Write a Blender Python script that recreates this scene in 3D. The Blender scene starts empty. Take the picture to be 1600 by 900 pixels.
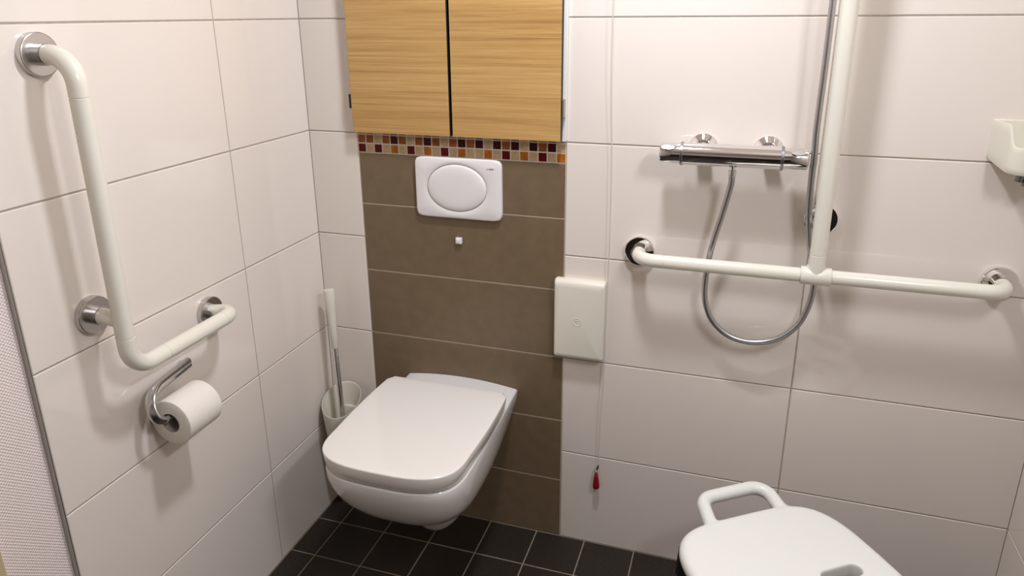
import bpy, bmesh, math, random
from mathutils import Vector, Matrix

random.seed(4)
scn = bpy.context.scene
COL = scn.collection
V = Vector
PI = math.pi

# ------------------------------------------------------------------ materials
def srgb(r, g, b):
    def f(c):
        c /= 255.0
        return c / 12.92 if c <= 0.04045 else ((c + 0.055) / 1.055) ** 2.4
    return (f(r), f(g), f(b), 1.0)

def mat(name, color, rough=0.5, metal=0.0, spec=0.5, coat=0.0, noise=0.0, noise_scale=40.0,
        bump=0.0, bump_scale=200.0, aniso=0.0):
    m = bpy.data.materials.new(name)
    m.use_nodes = True
    nt = m.node_tree
    b = nt.nodes['Principled BSDF']
    b.inputs['Base Color'].default_value = color
    b.inputs['Roughness'].default_value = rough
    b.inputs['Metallic'].default_value = metal
    b.inputs['Specular IOR Level'].default_value = spec
    b.inputs['Coat Weight'].default_value = coat
    b.inputs['Coat Roughness'].default_value = 0.05
    if noise or bump:
        tc = nt.nodes.new('ShaderNodeTexCoord')
    if noise:
        n = nt.nodes.new('ShaderNodeTexNoise'); n.inputs['Scale'].default_value = noise_scale
        n.inputs['Detail'].default_value = 5
        nt.links.new(tc.outputs['Object'], n.inputs['Vector'])
        r = nt.nodes.new('ShaderNodeValToRGB')
        c = color
        r.color_ramp.elements[0].position = 0.35
        r.color_ramp.elements[1].position = 0.65
        r.color_ramp.elements[0].color = tuple(max(0, x * (1 - noise)) for x in c[:3]) + (1,)
        r.color_ramp.elements[1].color = tuple(min(1, x * (1 + noise)) for x in c[:3]) + (1,)
        nt.links.new(n.outputs['Fac'], r.inputs['Fac'])
        nt.links.new(r.outputs['Color'], b.inputs['Base Color'])
    if bump:
        n2 = nt.nodes.new('ShaderNodeTexNoise'); n2.inputs['Scale'].default_value = bump_scale
        n2.inputs['Detail'].default_value = 2
        nt.links.new(tc.outputs['Object'], n2.inputs['Vector'])
        bp = nt.nodes.new('ShaderNodeBump'); bp.inputs['Strength'].default_value = bump
        bp.inputs['Distance'].default_value = 0.01
        nt.links.new(n2.outputs['Fac'], bp.inputs['Height'])
        nt.links.new(bp.outputs['Normal'], b.inputs['Normal'])
    return m

M = {}
M['tile'] = mat('white_glazed_tile', (0.82, 0.745, 0.668, 1), 0.06, spec=0.5, bump=0.02, bump_scale=7)
M['grout'] = mat('light_grout', (0.42, 0.365, 0.30, 1), 0.9, spec=0.2, noise=0.08, noise_scale=60)
M['brown'] = mat('brown_matt_tile', (0.18, 0.127, 0.074, 1), 0.38, spec=0.4, noise=0.06, noise_scale=25, bump=0.03, bump_scale=400)
M['grout_b'] = mat('pale_grout', (0.56, 0.49, 0.40, 1), 0.9, spec=0.2)
M['floor'] = mat('dark_floor_tile', (0.022, 0.0158, 0.0110, 1), 0.5, spec=0.35, noise=0.25, noise_scale=160, bump=0.12, bump_scale=350)
M['grout_f'] = mat('floor_grout', (0.27, 0.22, 0.17, 1), 0.9, spec=0.2, noise=0.1, noise_scale=80)
M['mos_red'] = mat('dark_red_mosaic', (0.085, 0.003, 0.002, 1), 0.2, spec=0.15, noise=0.2, noise_scale=50)
M['mos_dark'] = mat('deep_red_mosaic', (0.035, 0.0015, 0.002, 1), 0.2, spec=0.15, noise=0.2, noise_scale=50)
M['mos_org'] = mat('amber_mosaic', (0.36, 0.115, 0.010, 1), 0.2, spec=0.15, noise=0.25, noise_scale=50)
M['mos_brn'] = mat('rust_mosaic', (0.25, 0.075, 0.014, 1), 0.2, spec=0.15, noise=0.25, noise_scale=50)
M['mos_bei'] = mat('beige_mosaic', (0.44, 0.31, 0.17, 1), 0.2, spec=0.15, noise=0.12, noise_scale=60)
M['paint'] = mat('white_paint', (0.80, 0.74, 0.67, 1), 0.8, spec=0.3)
M['beige'] = mat('beige_door_frame_paint', (0.60, 0.48, 0.29, 1), 0.45)
M['alu'] = mat('aluminium_trim', (0.42, 0.41, 0.38, 1), 0.42, metal=1.0)
M['grout_m'] = mat('mosaic_grout', (0.66, 0.57, 0.49, 1), 0.9, spec=0.1)
M['added_dark_panel'] = mat('added_dark_reflection_panel', (0.035, 0.028, 0.022, 1), 0.5)  # for an unseen panel added so the chrome mirrors something dark
M['chrome'] = mat('chrome', (0.86, 0.85, 0.86, 1), 0.05, metal=1.0)
M['brushed'] = mat('brushed_steel', (0.60, 0.58, 0.57, 1), 0.24, metal=1.0)
M['ring'] = mat('grey_scale_ring', (0.36, 0.36, 0.37, 1), 0.3, metal=1.0)
M['hose'] = mat('satin_hose_metal', (0.50, 0.49, 0.49, 1), 0.34, metal=1.0)
M['chrome_satin'] = mat('satin_chrome', (0.62, 0.62, 0.63, 1), 0.2, metal=1.0)
M['rail'] = mat('ivory_coated_rail', (0.80, 0.77, 0.66, 1), 0.22, coat=0.3)
M['ceramic'] = mat('white_ceramic', (0.80, 0.78, 0.75, 1), 0.08, coat=0.5)
M['lid'] = mat('white_lid_plastic', (0.845, 0.815, 0.755, 1), 0.14, coat=0.3)
M['plate'] = mat('white_flush_plate', (0.83, 0.81, 0.79, 1), 0.3)
M['box'] = mat('off_white_plastic', (0.78, 0.745, 0.635, 1), 0.38)
M['cream'] = mat('cream_plastic', (0.79, 0.76, 0.64, 1), 0.35)
M['brushgrip'] = mat('cream_brush_plastic', (0.74, 0.70, 0.595, 1), 0.35)
M['stool'] = mat('white_stool_plastic', (0.80, 0.805, 0.745, 1), 0.33)
M['paper'] = mat('tissue_paper', (0.86, 0.81, 0.725, 1), 0.95, spec=0.1, bump=0.25, bump_scale=500)
M['core'] = mat('grey_cardboard', (0.36, 0.32, 0.28, 1), 0.9, spec=0.1)
M['white_frame'] = mat('white_cabinet_board', (0.80, 0.79, 0.74, 1), 0.4)
M['black'] = mat('black_plastic', (0.012, 0.012, 0.013, 1), 0.5)
M['dark_edge_and_gap_shade'] = mat('dark_door_edge_and_gap_shade', (0.02, 0.017, 0.015, 1), 0.7)  # dark door edge bands; also shade put into colour in the door gaps
M['hinge'] = mat('hinge_metal', (0.45, 0.43, 0.40, 1), 0.35, metal=1.0)
M['red'] = mat('red_pull_plastic', (0.24, 0.004, 0.012, 1), 0.3)
M['cord'] = mat('white_cord', (0.68, 0.63, 0.56, 1), 0.8)
M['brown_knot'] = mat('brown_cord_clip', (0.05, 0.03, 0.02, 1), 0.5)
M['grey'] = mat('grey_hook_plastic', (0.20, 0.20, 0.21, 1), 0.3, metal=0.6)
M['print'] = mat('grey_print', (0.10, 0.09, 0.08, 1), 0.6)
M['bristle'] = mat('white_bristles', (0.6, 0.58, 0.54, 1), 0.9)
M['alu_leg'] = mat('anodised_leg', (0.6, 0.6, 0.6, 1), 0.3, metal=1.0)

def wood_mat():
    m = bpy.data.materials.new('oak_veneer'); m.use_nodes = True
    nt = m.node_tree; b = nt.nodes['Principled BSDF']
    b.inputs['Roughness'].default_value = 0.42
    b.inputs['Specular IOR Level'].default_value = 0.4
    tc = nt.nodes.new('ShaderNodeTexCoord')
    def noise(scale, det, dist=0.0, rough=0.6):
        mp = nt.nodes.new('ShaderNodeMapping'); mp.inputs['Scale'].default_value = scale
        nt.links.new(tc.outputs['Object'], mp.inputs['Vector'])
        n = nt.nodes.new('ShaderNodeTexNoise'); n.inputs['Scale'].default_value = 1.0
        n.inputs['Detail'].default_value = det; n.inputs['Distortion'].default_value = dist
        n.inputs['Roughness'].default_value = rough
        nt.links.new(mp.outputs['Vector'], n.inputs['Vector'])
        return n.outputs['Fac']
    broad = noise((0.7, 3, 26), 4, 0.6)
    fine = noise((7, 8, 520), 4, 0.2, 0.7)
    mid = noise((1.8, 5, 150), 5, 0.5)
    mx = nt.nodes.new('ShaderNodeMath'); mx.operation = 'MULTIPLY_ADD'
    nt.links.new(fine, mx.inputs[0]); mx.inputs[1].default_value = 0.55
    mm = nt.nodes.new('ShaderNodeMath'); mm.operation = 'MULTIPLY'
    nt.links.new(mid, mm.inputs[0]); mm.inputs[1].default_value = 0.6
    nt.links.new(mm.outputs[0], mx.inputs[2])
    m2 = nt.nodes.new('ShaderNodeMath'); m2.operation = 'MULTIPLY_ADD'
    nt.links.new(broad, m2.inputs[0]); m2.inputs[1].default_value = 0.6
    nt.links.new(mx.outputs[0], m2.inputs[2])
    r = nt.nodes.new('ShaderNodeValToRGB')
    e = r.color_ramp.elements
    e[0].position = 0.62; e[0].color = (0.35, 0.187, 0.060, 1)
    e[1].position = 1.12; e[1].color = (0.595, 0.375, 0.142, 1)
    x = r.color_ramp.elements.new(0.84); x.color = (0.505, 0.295, 0.100, 1)
    nt.links.new(m2.outputs[0], r.inputs['Fac'])
    nt.links.new(r.outputs['Color'], b.inputs['Base Color'])
    bp = nt.nodes.new('ShaderNodeBump'); bp.inputs['Strength'].default_value = 0.08
    bp.inputs['Distance'].default_value = 0.002
    nt.links.new(fine, bp.inputs['Height']); nt.links.new(bp.outputs['Normal'], b.inputs['Normal'])
    return m
M['wood'] = wood_mat()

def wallpaper_mat():
    m = bpy.data.materials.new('woven_wallpaper'); m.use_nodes = True
    nt = m.node_tree; b = nt.nodes['Principled BSDF']
    b.inputs['Base Color'].default_value = (0.88, 0.77, 0.715, 1)
    b.inputs['Roughness'].default_value = 0.75
    b.inputs['Specular IOR Level'].default_value = 0.25
    tc = nt.nodes.new('ShaderNodeTexCoord')
    sp = nt.nodes.new('ShaderNodeSeparateXYZ'); nt.links.new(tc.outputs['Object'], sp.inputs[0])
    def lin(a, bb, k):
        p = nt.nodes.new('ShaderNodeMath'); p.operation = 'MULTIPLY'; p.inputs[1].default_value = a
        nt.links.new(sp.outputs['Y'], p.inputs[0])
        q = nt.nodes.new('ShaderNodeMath'); q.operation = 'MULTIPLY_ADD'; q.inputs[1].default_value = bb
        nt.links.new(sp.outputs['Z'], q.inputs[0]); nt.links.new(p.outputs[0], q.inputs[2])
        s = nt.nodes.new('ShaderNodeMath'); s.operation = 'SINE'
        nt.links.new(q.outputs[0], s.inputs[0])
        return s.outputs[0]
    s1 = lin(820, 920, 0); s2 = lin(-820, 920, 0)
    mu = nt.nodes.new('ShaderNodeMath'); mu.operation = 'ADD'
    nt.links.new(s1, mu.inputs[0]); nt.links.new(s2, mu.inputs[1])
    bp = nt.nodes.new('ShaderNodeBump'); bp.inputs['Strength'].default_value = 0.42
    bp.inputs['Distance'].default_value = 0.0009
    nt.links.new(mu.outputs[0], bp.inputs['Height']); nt.links.new(bp.outputs['Normal'], b.inputs['Normal'])
    return m
M['wallpaper'] = wallpaper_mat()

# ------------------------------------------------------------------ builders
def link_mesh(name, bm, mats, parent=None, origin=None, smooth=False, angle=None):
    """bm is in world coordinates; it is moved to its thing's base point (or its own origin)."""
    base = V(origin) if origin is not None else (parent['_base'] if False else (BASE[parent] if parent else V((0, 0, 0))))
    bmesh.ops.translate(bm, verts=bm.verts, vec=-base)
    bmesh.ops.recalc_face_normals(bm, faces=bm.faces) if not getattr(bm, 'keep', False) else None
    me = bpy.data.meshes.new(name)
    bm.to_mesh(me); bm.free()
    if not isinstance(mats, (list, tuple)):
        mats = [mats]
    for m in mats:
        me.materials.append(M[m])
    if smooth:
        for p in me.polygons:
            p.use_smooth = True
        try:
            me.set_sharp_from_angle(angle=math.radians(angle if angle else 40))
        except Exception:
            pass
    o = bpy.data.objects.new(name, me)
    COL.objects.link(o)
    BASE[o] = base
    if parent:
        o.parent = parent
    else:
        o.location = base
    return o

BASE = {}
def thing(name, loc, label, cat, group=None):
    o = bpy.data.objects.new(name, None)
    o.empty_display_size = 0.05
    COL.objects.link(o)
    o.location = loc
    BASE[o] = V(loc)
    o['label'] = label; o['category'] = cat
    if group:
        o['group'] = group
    return o

def tag(o, label, cat, group=None):
    o['label'] = label; o['category'] = cat
    if group:
        o['group'] = group
    return o

def frame_of(d):
    d = d.normalized()
    a = V((0, 0, 1)) if abs(d.z) < 0.9 else V((1, 0, 0))
    u = d.cross(a).normalized()
    return u, d.cross(u).normalized()

def fillet(pts, rad, n=10):
    pts = [V(p) for p in pts]
    if not isinstance(rad, (list, tuple)):
        rad = [rad] * len(pts)
    out = [pts[0]]
    for i in range(1, len(pts) - 1):
        p = pts[i]; a = (pts[i - 1] - p).normalized(); b = (pts[i + 1] - p).normalized()
        th = a.angle(b)
        r = rad[i]
        t = r / math.tan(th / 2)
        c = p + (a + b).normalized() * (r / math.sin(th / 2))
        s = p + a * t - c; e = p + b * t - c
        ax = s.cross(e).normalized(); ang = s.angle(e)
        for k in range(n + 1):
            out.append(c + Matrix.Rotation(ang * k / n, 3, ax) @ s)
    out.append(pts[-1])
    return out

def catmull(pts, n=10):
    pts = [V(p) for p in pts]
    P = [pts[0] * 2 - pts[1]] + pts + [pts[-1] * 2 - pts[-2]]
    out = []
    for i in range(1, len(P) - 2):
        p0, p1, p2, p3 = P[i - 1:i + 3]
        for k in range(n):
            t = k / n
            out.append(0.5 * ((2 * p1) + (p2 - p0) * t + (2 * p0 - 5 * p1 + 4 * p2 - p3) * t * t + (3 * p1 - p0 - 3 * p2 + p3) * t ** 3))
    out.append(pts[-1])
    return out

def sweep(bm, pts, rad, seg=28, cap=True, section=None, up=None):
    """tube along pts; rad is a number, a list, or (section) a list of 2-D points scaled per point"""
    pts = [V(p) for p in pts]
    n = len(pts)
    tang = []
    for i in range(n):
        a = pts[max(0, i - 1)]; b = pts[min(n - 1, i + 1)]
        tang.append((b - a).normalized())
    if up is not None:
        u = (V(up) - tang[0] * V(up).dot(tang[0])).normalized()
    else:
        u, _ = frame_of(tang[0])
    rings = []
    for i in range(n):
        t = tang[i]
        u = (u - t * u.dot(t)).normalized()
        w = t.cross(u)
        if section:
            sc = rad[i] if isinstance(rad, (list, tuple)) else (1, 1)
            ring = [bm.verts.new(pts[i] + u * x * sc[0] + w * y * sc[1]) for x, y in section]
        else:
            r = rad[i] if isinstance(rad, (list, tuple)) else rad
            ring = [bm.verts.new(pts[i] + (u * math.cos(2 * PI * k / seg) + w * math.sin(2 * PI * k / seg)) * r) for k in range(seg)]
        rings.append(ring)
    m = len(rings[0])
    for i in range(n - 1):
        for k in range(m):
            bm.faces.new((rings[i][k], rings[i][(k + 1) % m], rings[i + 1][(k + 1) % m], rings[i + 1][k]))
    if cap:
        bm.faces.new(rings[0][::-1]); bm.faces.new(rings[-1])
    return rings

def seam(pts, rad, at):
    """insert thin joint grooves at given points (projected on the polyline)"""
    pts = [V(p) for p in pts]; rs = [rad] * len(pts)
    for q in at:
        q = V(q)
        best = None
        for i in range(len(pts) - 1):
            a, b = pts[i], pts[i + 1]
            d = b - a
            t = max(0.0, min(1.0, (q - a).dot(d) / max(d.length_squared, 1e-12)))
            dist = (a + d * t - q).length
            if best is None or dist < best[0]:
                best = (dist, i, a + d * t, d.normalized())
        _, i, c, d = best
        pts[i + 1:i + 1] = [c - d * 0.0011, c - d * 0.0005, c + d * 0.0005, c + d * 0.0011]
        rs[i + 1:i + 1] = [rad, rad - 0.0008, rad - 0.0008, rad]
    return pts, rs

def lathe(bm, prof, origin, axis, seg=40, closed=False):
    """prof: (radius, distance along axis)"""
    o = V(origin); ax = V(axis).normalized()
    u, w = frame_of(ax)
    rings = []
    for r, h in prof:
        c = o + ax * h
        if r < 1e-6:
            rings.append([bm.verts.new(c)])
        else:
            rings.append([bm.verts.new(c + (u * math.cos(2 * PI * k / seg) + w * math.sin(2 * PI * k / seg)) * r) for k in range(seg)])
    for a, b in zip(rings, rings[1:]):
        for k in range(seg):
            k2 = (k + 1) % seg
            if len(a) == 1 and len(b) == 1:
                continue
            if len(a) == 1:
                bm.faces.new((a[0], b[k2], b[k]))
            elif len(b) == 1:
                bm.faces.new((a[k], a[k2], b[0]))
            else:
                bm.faces.new((a[k], a[k2], b[k2], b[k]))

def box(bm, lo, hi, bev=0.0, seg=2):
    ret = bmesh.ops.create_cube(bm, size=1.0)
    vs = ret['verts']
    lo = V(lo); hi = V(hi)
    for v in vs:
        v.co = V((lo[i] + (v.co[i] + 0.5) * (hi[i] - lo[i]) for i in range(3)))
    if bev:
        es = list({e for v in vs for e in v.link_edges})
        bmesh.ops.bevel(bm, geom=es, offset=bev, segments=seg, affect='EDGES', profile=0.5)

def loft(bm, rings, cap0=True, cap1=True, closed=True):
    R = [[bm.verts.new(p) for p in r] for r in rings]
    m = len(R[0])
    for a, b in zip(R, R[1:]):
        for k in range(m if closed else m - 1):
            bm.faces.new((a[k], a[(k + 1) % m], b[(k + 1) % m], b[k]))
    if cap0:
        bm.faces.new(R[0][::-1])
    if cap1:
        bm.faces.new(R[-1])
    return R

# ------------------------------------------------------------------ the room
Z5, H = 0.2972, 0.30
BX0, BX1, XG, W = 0.1527, 0.7456, 1.3416, 1.8715
YG, YT = -0.3366, -0.9300
BTOP = 1.1435
CEIL = 2.36
YF = -3.60
ZL = [Z5 + H * k for k in range(7)]          # grout heights of the white tiles
GW = 0.0030                                    # grout width
GD = 0.0016                                    # grout depth
BV = 0.0016                                    # tile edge bevel

def axis_cuts(lo, hi, cuts, gw=GW, gd=GD, bv=BV, ends=True):
    out = []
    if ends:
        out += [(lo, gd), (lo + gw / 2, gd), (lo + gw / 2 + bv * 0.4, gd * 0.4), (lo + gw / 2 + bv, 0.0)]
    else:
        out += [(lo, 0.0)]
    for c in sorted(cuts):
        if lo + (0.004 if ends else 0.0) < c < hi - (0.004 if ends else 0.0):
            out += [(c - gw / 2 - bv, 0.0), (c - gw / 2 - bv * 0.4, gd * 0.4), (c - gw / 2, gd),
                    (c + gw / 2, gd), (c + gw / 2 + bv * 0.4, gd * 0.4), (c + gw / 2 + bv, 0.0)]
    if ends:
        out += [(hi - gw / 2 - bv, 0.0), (hi - gw / 2 - bv * 0.4, gd * 0.4), (hi - gw / 2, gd), (hi, gd)]
    else:
        out += [(hi, 0.0)]
    return out

def tiles(bm, ucuts, vcuts, place, gd=GD, tile_mi=0, grout_mi=1, pick=None, back=0.03):
    """one connected relief: tiles with rounded edges and sunken grout, with a solid body behind"""
    G = [[bm.verts.new(place(u, v, max(du, dv))) for v, dv in vcuts] for u, du in ucuts]
    for i in range(len(ucuts) - 1):
        for j in range(len(vcuts) - 1):
            f = bm.faces.new((G[i][j], G[i + 1][j], G[i + 1][j + 1], G[i][j + 1]))
            deep = (ucuts[i][1] >= gd and ucuts[i + 1][1] >= gd) or (vcuts[j][1] >= gd and vcuts[j + 1][1] >= gd)
            if deep:
                f.material_index = grout_mi
            else:
                f.material_index = pick((ucuts[i][0] + ucuts[i + 1][0]) / 2, (vcuts[j][0] + vcuts[j + 1][0]) / 2) if pick else tile_mi
    nu, nv = len(ucuts), len(vcuts)
    rim = [G[i][0] for i in range(nu)] + [G[nu - 1][j] for j in range(1, nv)] + [G[i][nv - 1] for i in range(nu - 2, -1, -1)] + [G[0][j] for j in range(nv - 2, 0, -1)]
    rimuv = [(ucuts[i][0], vcuts[0][0]) for i in range(nu)] + [(ucuts[-1][0], vcuts[j][0]) for j in range(1, nv)] + \
            [(ucuts[i][0], vcuts[-1][0]) for i in range(nu - 2, -1, -1)] + [(ucuts[0][0], vcuts[j][0]) for j in range(nv - 2, 0, -1)]
    bk = [bm.verts.new(place(u, v, back)) for u, v in rimuv]
    n = len(rim)
    for k in range(n):
        f = bm.faces.new((rim[k], bk[k], bk[(k + 1) % n], rim[(k + 1) % n])); f.material_index = grout_mi
    f = bm.faces.new(bk); f.material_index = grout_mi

def structure(o):
    o['kind'] = 'structure'
    return o

on_back = lambda u, v, d: V((u, d, v))
bm = bmesh.new()
zc = axis_cuts(-0.0015, CEIL, ZL)
tiles(bm, axis_cuts(-0.0017, BX0, []), zc, on_back)
tiles(bm, axis_cuts(BX1, W + 0.0017, [XG]), zc, on_back)
wall_back = structure(link_mesh('wall_back', bm, ['tile', 'grout']))

bm = bmesh.new()
tiles(bm, axis_cuts(BX0, BX1, []), axis_cuts(-0.0015, BTOP, [0.1972, 0.3972, 0.5972, 0.7972, 0.9972]), on_back)
structure(link_mesh('tile_or_added_panel', bm, ['brown', 'grout_b'], wall_back))

MP = (BX1 - BX0) / 24
bottom_row = 'RBRBOBRBOBRBOBBOBRBOBRBO'
top_row = 'ooBoDoBoDoBoDoDBDoDBDoDB'
mos_names = ['mos_red', 'grout_m', 'mos_dark', 'mos_org', 'mos_brn', 'mos_bei']
mi = {'R': 0, 'D': 2, 'O': 3, 'o': 4, 'B': 5}
def pick(u, v):
    i = max(0, min(23, int((u - BX0) / MP)))
    return mi[bottom_row[i] if v < BTOP + MP else top_row[i]]
bm = bmesh.new()
tiles(bm, axis_cuts(BX0, BX1, [BX0 + MP * k for k in range(1, 24)], gw=0.0034, gd=0.0012, bv=0.0006),
      axis_cuts(BTOP, BTOP + 0.0575, [BTOP + MP + 0.001, BTOP + 2 * MP + 0.001], gw=0.0034, gd=0.0012, bv=0.0006),
      on_back, gd=0.0012, pick=pick)
structure(link_mesh('mosaic_band', bm, mos_names, wall_back))

on_left = lambda u, v, d: V((-d, u, v))
bm = bmesh.new()
tiles(bm, axis_cuts(YT, 0.0017, [YG]), zc, on_left)
wall_left = structure(link_mesh('wall_left', bm, ['tile', 'grout']))
bm = bmesh.new()
box(bm, (-0.06, YF, 0.0), (-0.012, YT - 0.001, CEIL))
structure(link_mesh('wallpaper', bm, 'wallpaper', wall_left))
# aluminium edge trim where the tiling ends
bm = bmesh.new()
box(bm, (-0.0118, YT - 0.0022, 0.0), (0.0012, YT - 0.0001, CEIL), 0.0006, 1)
structure(link_mesh('trim_1', bm, 'alu'))
# painted door frame at the far left
bm = bmesh.new()
box(bm, (-0.0118, -1.16, 0.0), (0.004, -1.0575, 2.1), 0.003, 2)
structure(link_mesh('trim_2', bm, 'beige'))

on_right = lambda u, v, d: V((W + d, u, v))
bm = bmesh.new()
tiles(bm, axis_cuts(YF, 0.0017, [-0.6, -1.2, -1.8, -2.4, -3.0]), zc, on_right)
structure(link_mesh('wall_right', bm, ['tile', 'grout']))
bm = bmesh.new()
box(bm, (-0.05, YF - 0.06, 0.0), (W + 0.03, YF, CEIL))
wf = structure(link_mesh('wall_front', bm, 'paint'))
bm = bmesh.new()
box(bm, (0.0, YF - 0.01, 0.0), (W - 0.001, YF + 0.012, 0.92))  # unseen dark panel, added for its reflection in the chrome
structure(link_mesh('tile_or_added_panel', bm, 'added_dark_panel', wf))
bm = bmesh.new()
box(bm, (-0.06, YF - 0.06, CEIL), (W + 0.06, 0.15, CEIL + 0.06))
structure(link_mesh('ceiling', bm, 'paint'))

S, FX, FY = 0.1484, 0.0800, -0.1475
on_floor = lambda u, v, d: V((u, v, -d))
bm = bmesh.new()
tiles(bm, axis_cuts(-0.012, W + 0.006, [0.0006] + [FX + S * k for k in range(12)] + [W - 0.0006], gw=0.0036, gd=0.0010, bv=0.0010, ends=False),
      axis_cuts(YF, 0.006, [FY - S * k for k in range(23)][::-1] + [-0.0006], gw=0.0036, gd=0.0010, bv=0.0010, ends=False), on_floor, gd=0.0010)
structure(link_mesh('floor', bm, ['floor', 'grout_f']))

# ------------------------------------------------------------------ wall cabinet
CB, CT = 1.2008, 2.02
cab = thing('wall_cabinet', (0.449, 0.0, CB), 'oak fronted cabinet with white carcass set into the wall above the mosaic band', 'cabinet')
bm = bmesh.new()
fx0, fx1, fy, by = 0.1535, 0.7475, -0.0120, 0.16
tt = 0.0115
box(bm, (fx0, fy, CB), (fx0 + tt, by, CT), 0.0012, 1)
box(bm, (fx1 - tt, fy, CB), (fx1, by, CT), 0.0012, 1)
box(bm, (fx0 + tt, fy, CB), (fx1 - tt, by, CB + tt), 0.0012, 1)
box(bm, (fx0 + tt, fy, CT - tt), (fx1 - tt, by, CT), 0.0012, 1)
box(bm, (fx0 + tt, by - 0.008, CB + tt), (fx1 - tt, by, CT - tt))
link_mesh('carcass', bm, 'white_frame', cab)
bm = bmesh.new()
box(bm, (0.4437, -0.0118, CB + tt), (0.4512, 0.12, CT - tt))  # strip filling the gap between the doors, its shade put into the colour
link_mesh('gap_shade_strip', bm, 'dark_edge_and_gap_shade', cab)
dy0, dy1 = -0.0340, -0.0160
for nm, a, b in (('l', 0.1608, 0.4437), ('r', 0.4512, 0.7394)):
    bm = bmesh.new()
    box(bm, (a, dy0, CB + 0.0032), (b, dy1, CT), 0.0005, 1)
    bm.normal_update()
    for f_ in bm.faces:
        if abs(f_.normal.x) > 0.5:
            f_.material_index = 1
    d = link_mesh('door', bm, ['wood', 'dark_edge_and_gap_shade'], cab)
    bm = bmesh.new()
    # dark sheet behind the oak face, stands in for shade around the door
    box(bm, (a + 0.0004, dy1 - 0.0002, CB + 0.0038), (b - 0.0004, dy1 + 0.0012, CT - 0.001))
    link_mesh('gap_shade_sheet', bm, 'dark_edge_and_gap_shade', d)
    bm = bmesh.new()
    if nm == 'l':
        box(bm, (0.1530, -0.0325, 1.268), (0.1600, -0.0122, 1.305), 0.0008, 1)
        box(bm, (0.1545, -0.0336, 1.286), (0.1600, -0.0327, 1.2885))
    else:
        box(bm, (0.7408, -0.0325, 1.263), (0.7458, -0.0122, 1.307), 0.0008, 1)
        box(bm, (0.7420, -0.0336, 1.274), (0.7448, -0.0327, 1.296))
    link_mesh('hinge', bm, ['black' if nm == 'l' else 'hinge'], cab)

# ------------------------------------------------------------------ flush plate
fp = thing('flush_plate', (0.4515, 0, 0.978), 'white rectangular toilet flush plate with an oval push button on the brown tiles', 'flush plate')
pcx, pcz, pw, ph = 0.4515, 1.0605, 0.1235, 0.0830
ecx, ecz, ea, eb = 0.4485, 1.0625, 0.0855, 0.0645
def rrect(w, h, r, n=8, bow=0.0):
    pts = []
    for cx, cz, a0 in ((w - r, h - r, 0), (-w + r, h - r, 90), (-w + r, -h + r, 180), (w - r, -h + r, 270)):
        for k in range(n + 1):
            a = math.radians(a0 + 90 * k / n)
            pts.append((cx + r * math.cos(a), cz + r * math.sin(a)))
    if bow:
        pts = [(x + math.copysign(bow, x) * (1 - (z / h) ** 2), z) for x, z in pts]
    return pts
def densify(pts, per=6):
    out = []
    for i, p in enumerate(pts):
        q = pts[(i + 1) % len(pts)]
        out.append(p)
        L = math.hypot(q[0] - p[0], q[1] - p[1])
        if L > 0.02:
            n = int(L / 0.012)
            for k in range(1, n):
                out.append((p[0] + (q[0] - p[0]) * k / n, p[1] + (q[1] - p[1]) * k / n))
    return out
bm = bmesh.new()
N = 96
outer = densify(rrect(pw, ph, 0.005))
# match outline points to ellipse angles so the plate is one skin with an oval recess
def on_rect(a, w, h):
    c, s = math.cos(a), math.sin(a)
    k = 1 / (abs(c / w) ** 14 + abs(s / h) ** 14) ** (1 / 14)
    return c * k, s * k
def prow(f, y, sc=1.0):
    return [V((pcx + f(2 * PI * k / N)[0] * sc, y, pcz + f(2 * PI * k / N)[1] * sc)) for k in range(N)]
def prect(ins, y):
    return [V((pcx + on_rect(2 * PI * k / N, pw - ins, ph - ins)[0], y, pcz + on_rect(2 * PI * k / N, pw - ins, ph - ins)[1])) for k in range(N)]
def pell(da, db, y, dz=0.0):
    return [V((ecx + (ea + da) * math.cos(2 * PI * k / N), y, ecz + dz + (eb + db) * math.sin(2 * PI * k / N))) for k in range(N)]
rings = [prect(0, 0.0), prect(0, -0.0095), prect(0.0012, -0.0118), prect(0.004, -0.0130), 
         pell(0.012, 0.010, -0.0145, -0.002), pell(0.004, 0.003, -0.0128, -0.001), pell(0.0009, 0.0009, -0.0118), pell(0.0009, 0.0009, -0.004)]
loft(bm, rings, cap0=True, cap1=False)
link_mesh('plate', bm, 'plate', fp, smooth=True, angle=50)
bm = bmesh.new()
rings = [pell(-0.0006, -0.0006, -0.004), pell(-0.0006, -0.0006, -0.0115)]
for s, y in ((0.97, -0.0135), (0.90, -0.0155), (0.78, -0.0170), (0.6, -0.0176), (0.3, -0.0178)):
    rings.append([V((ecx + ea * s * math.cos(2 * PI * k / N), y, ecz + 0.002 * (1 - s) + eb * s * math.sin(2 * PI * k / N))) for k in range(N)])
loft(bm, rings)
link_mesh('push_button', bm, 'plate', fp, smooth=True, angle=50)

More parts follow.
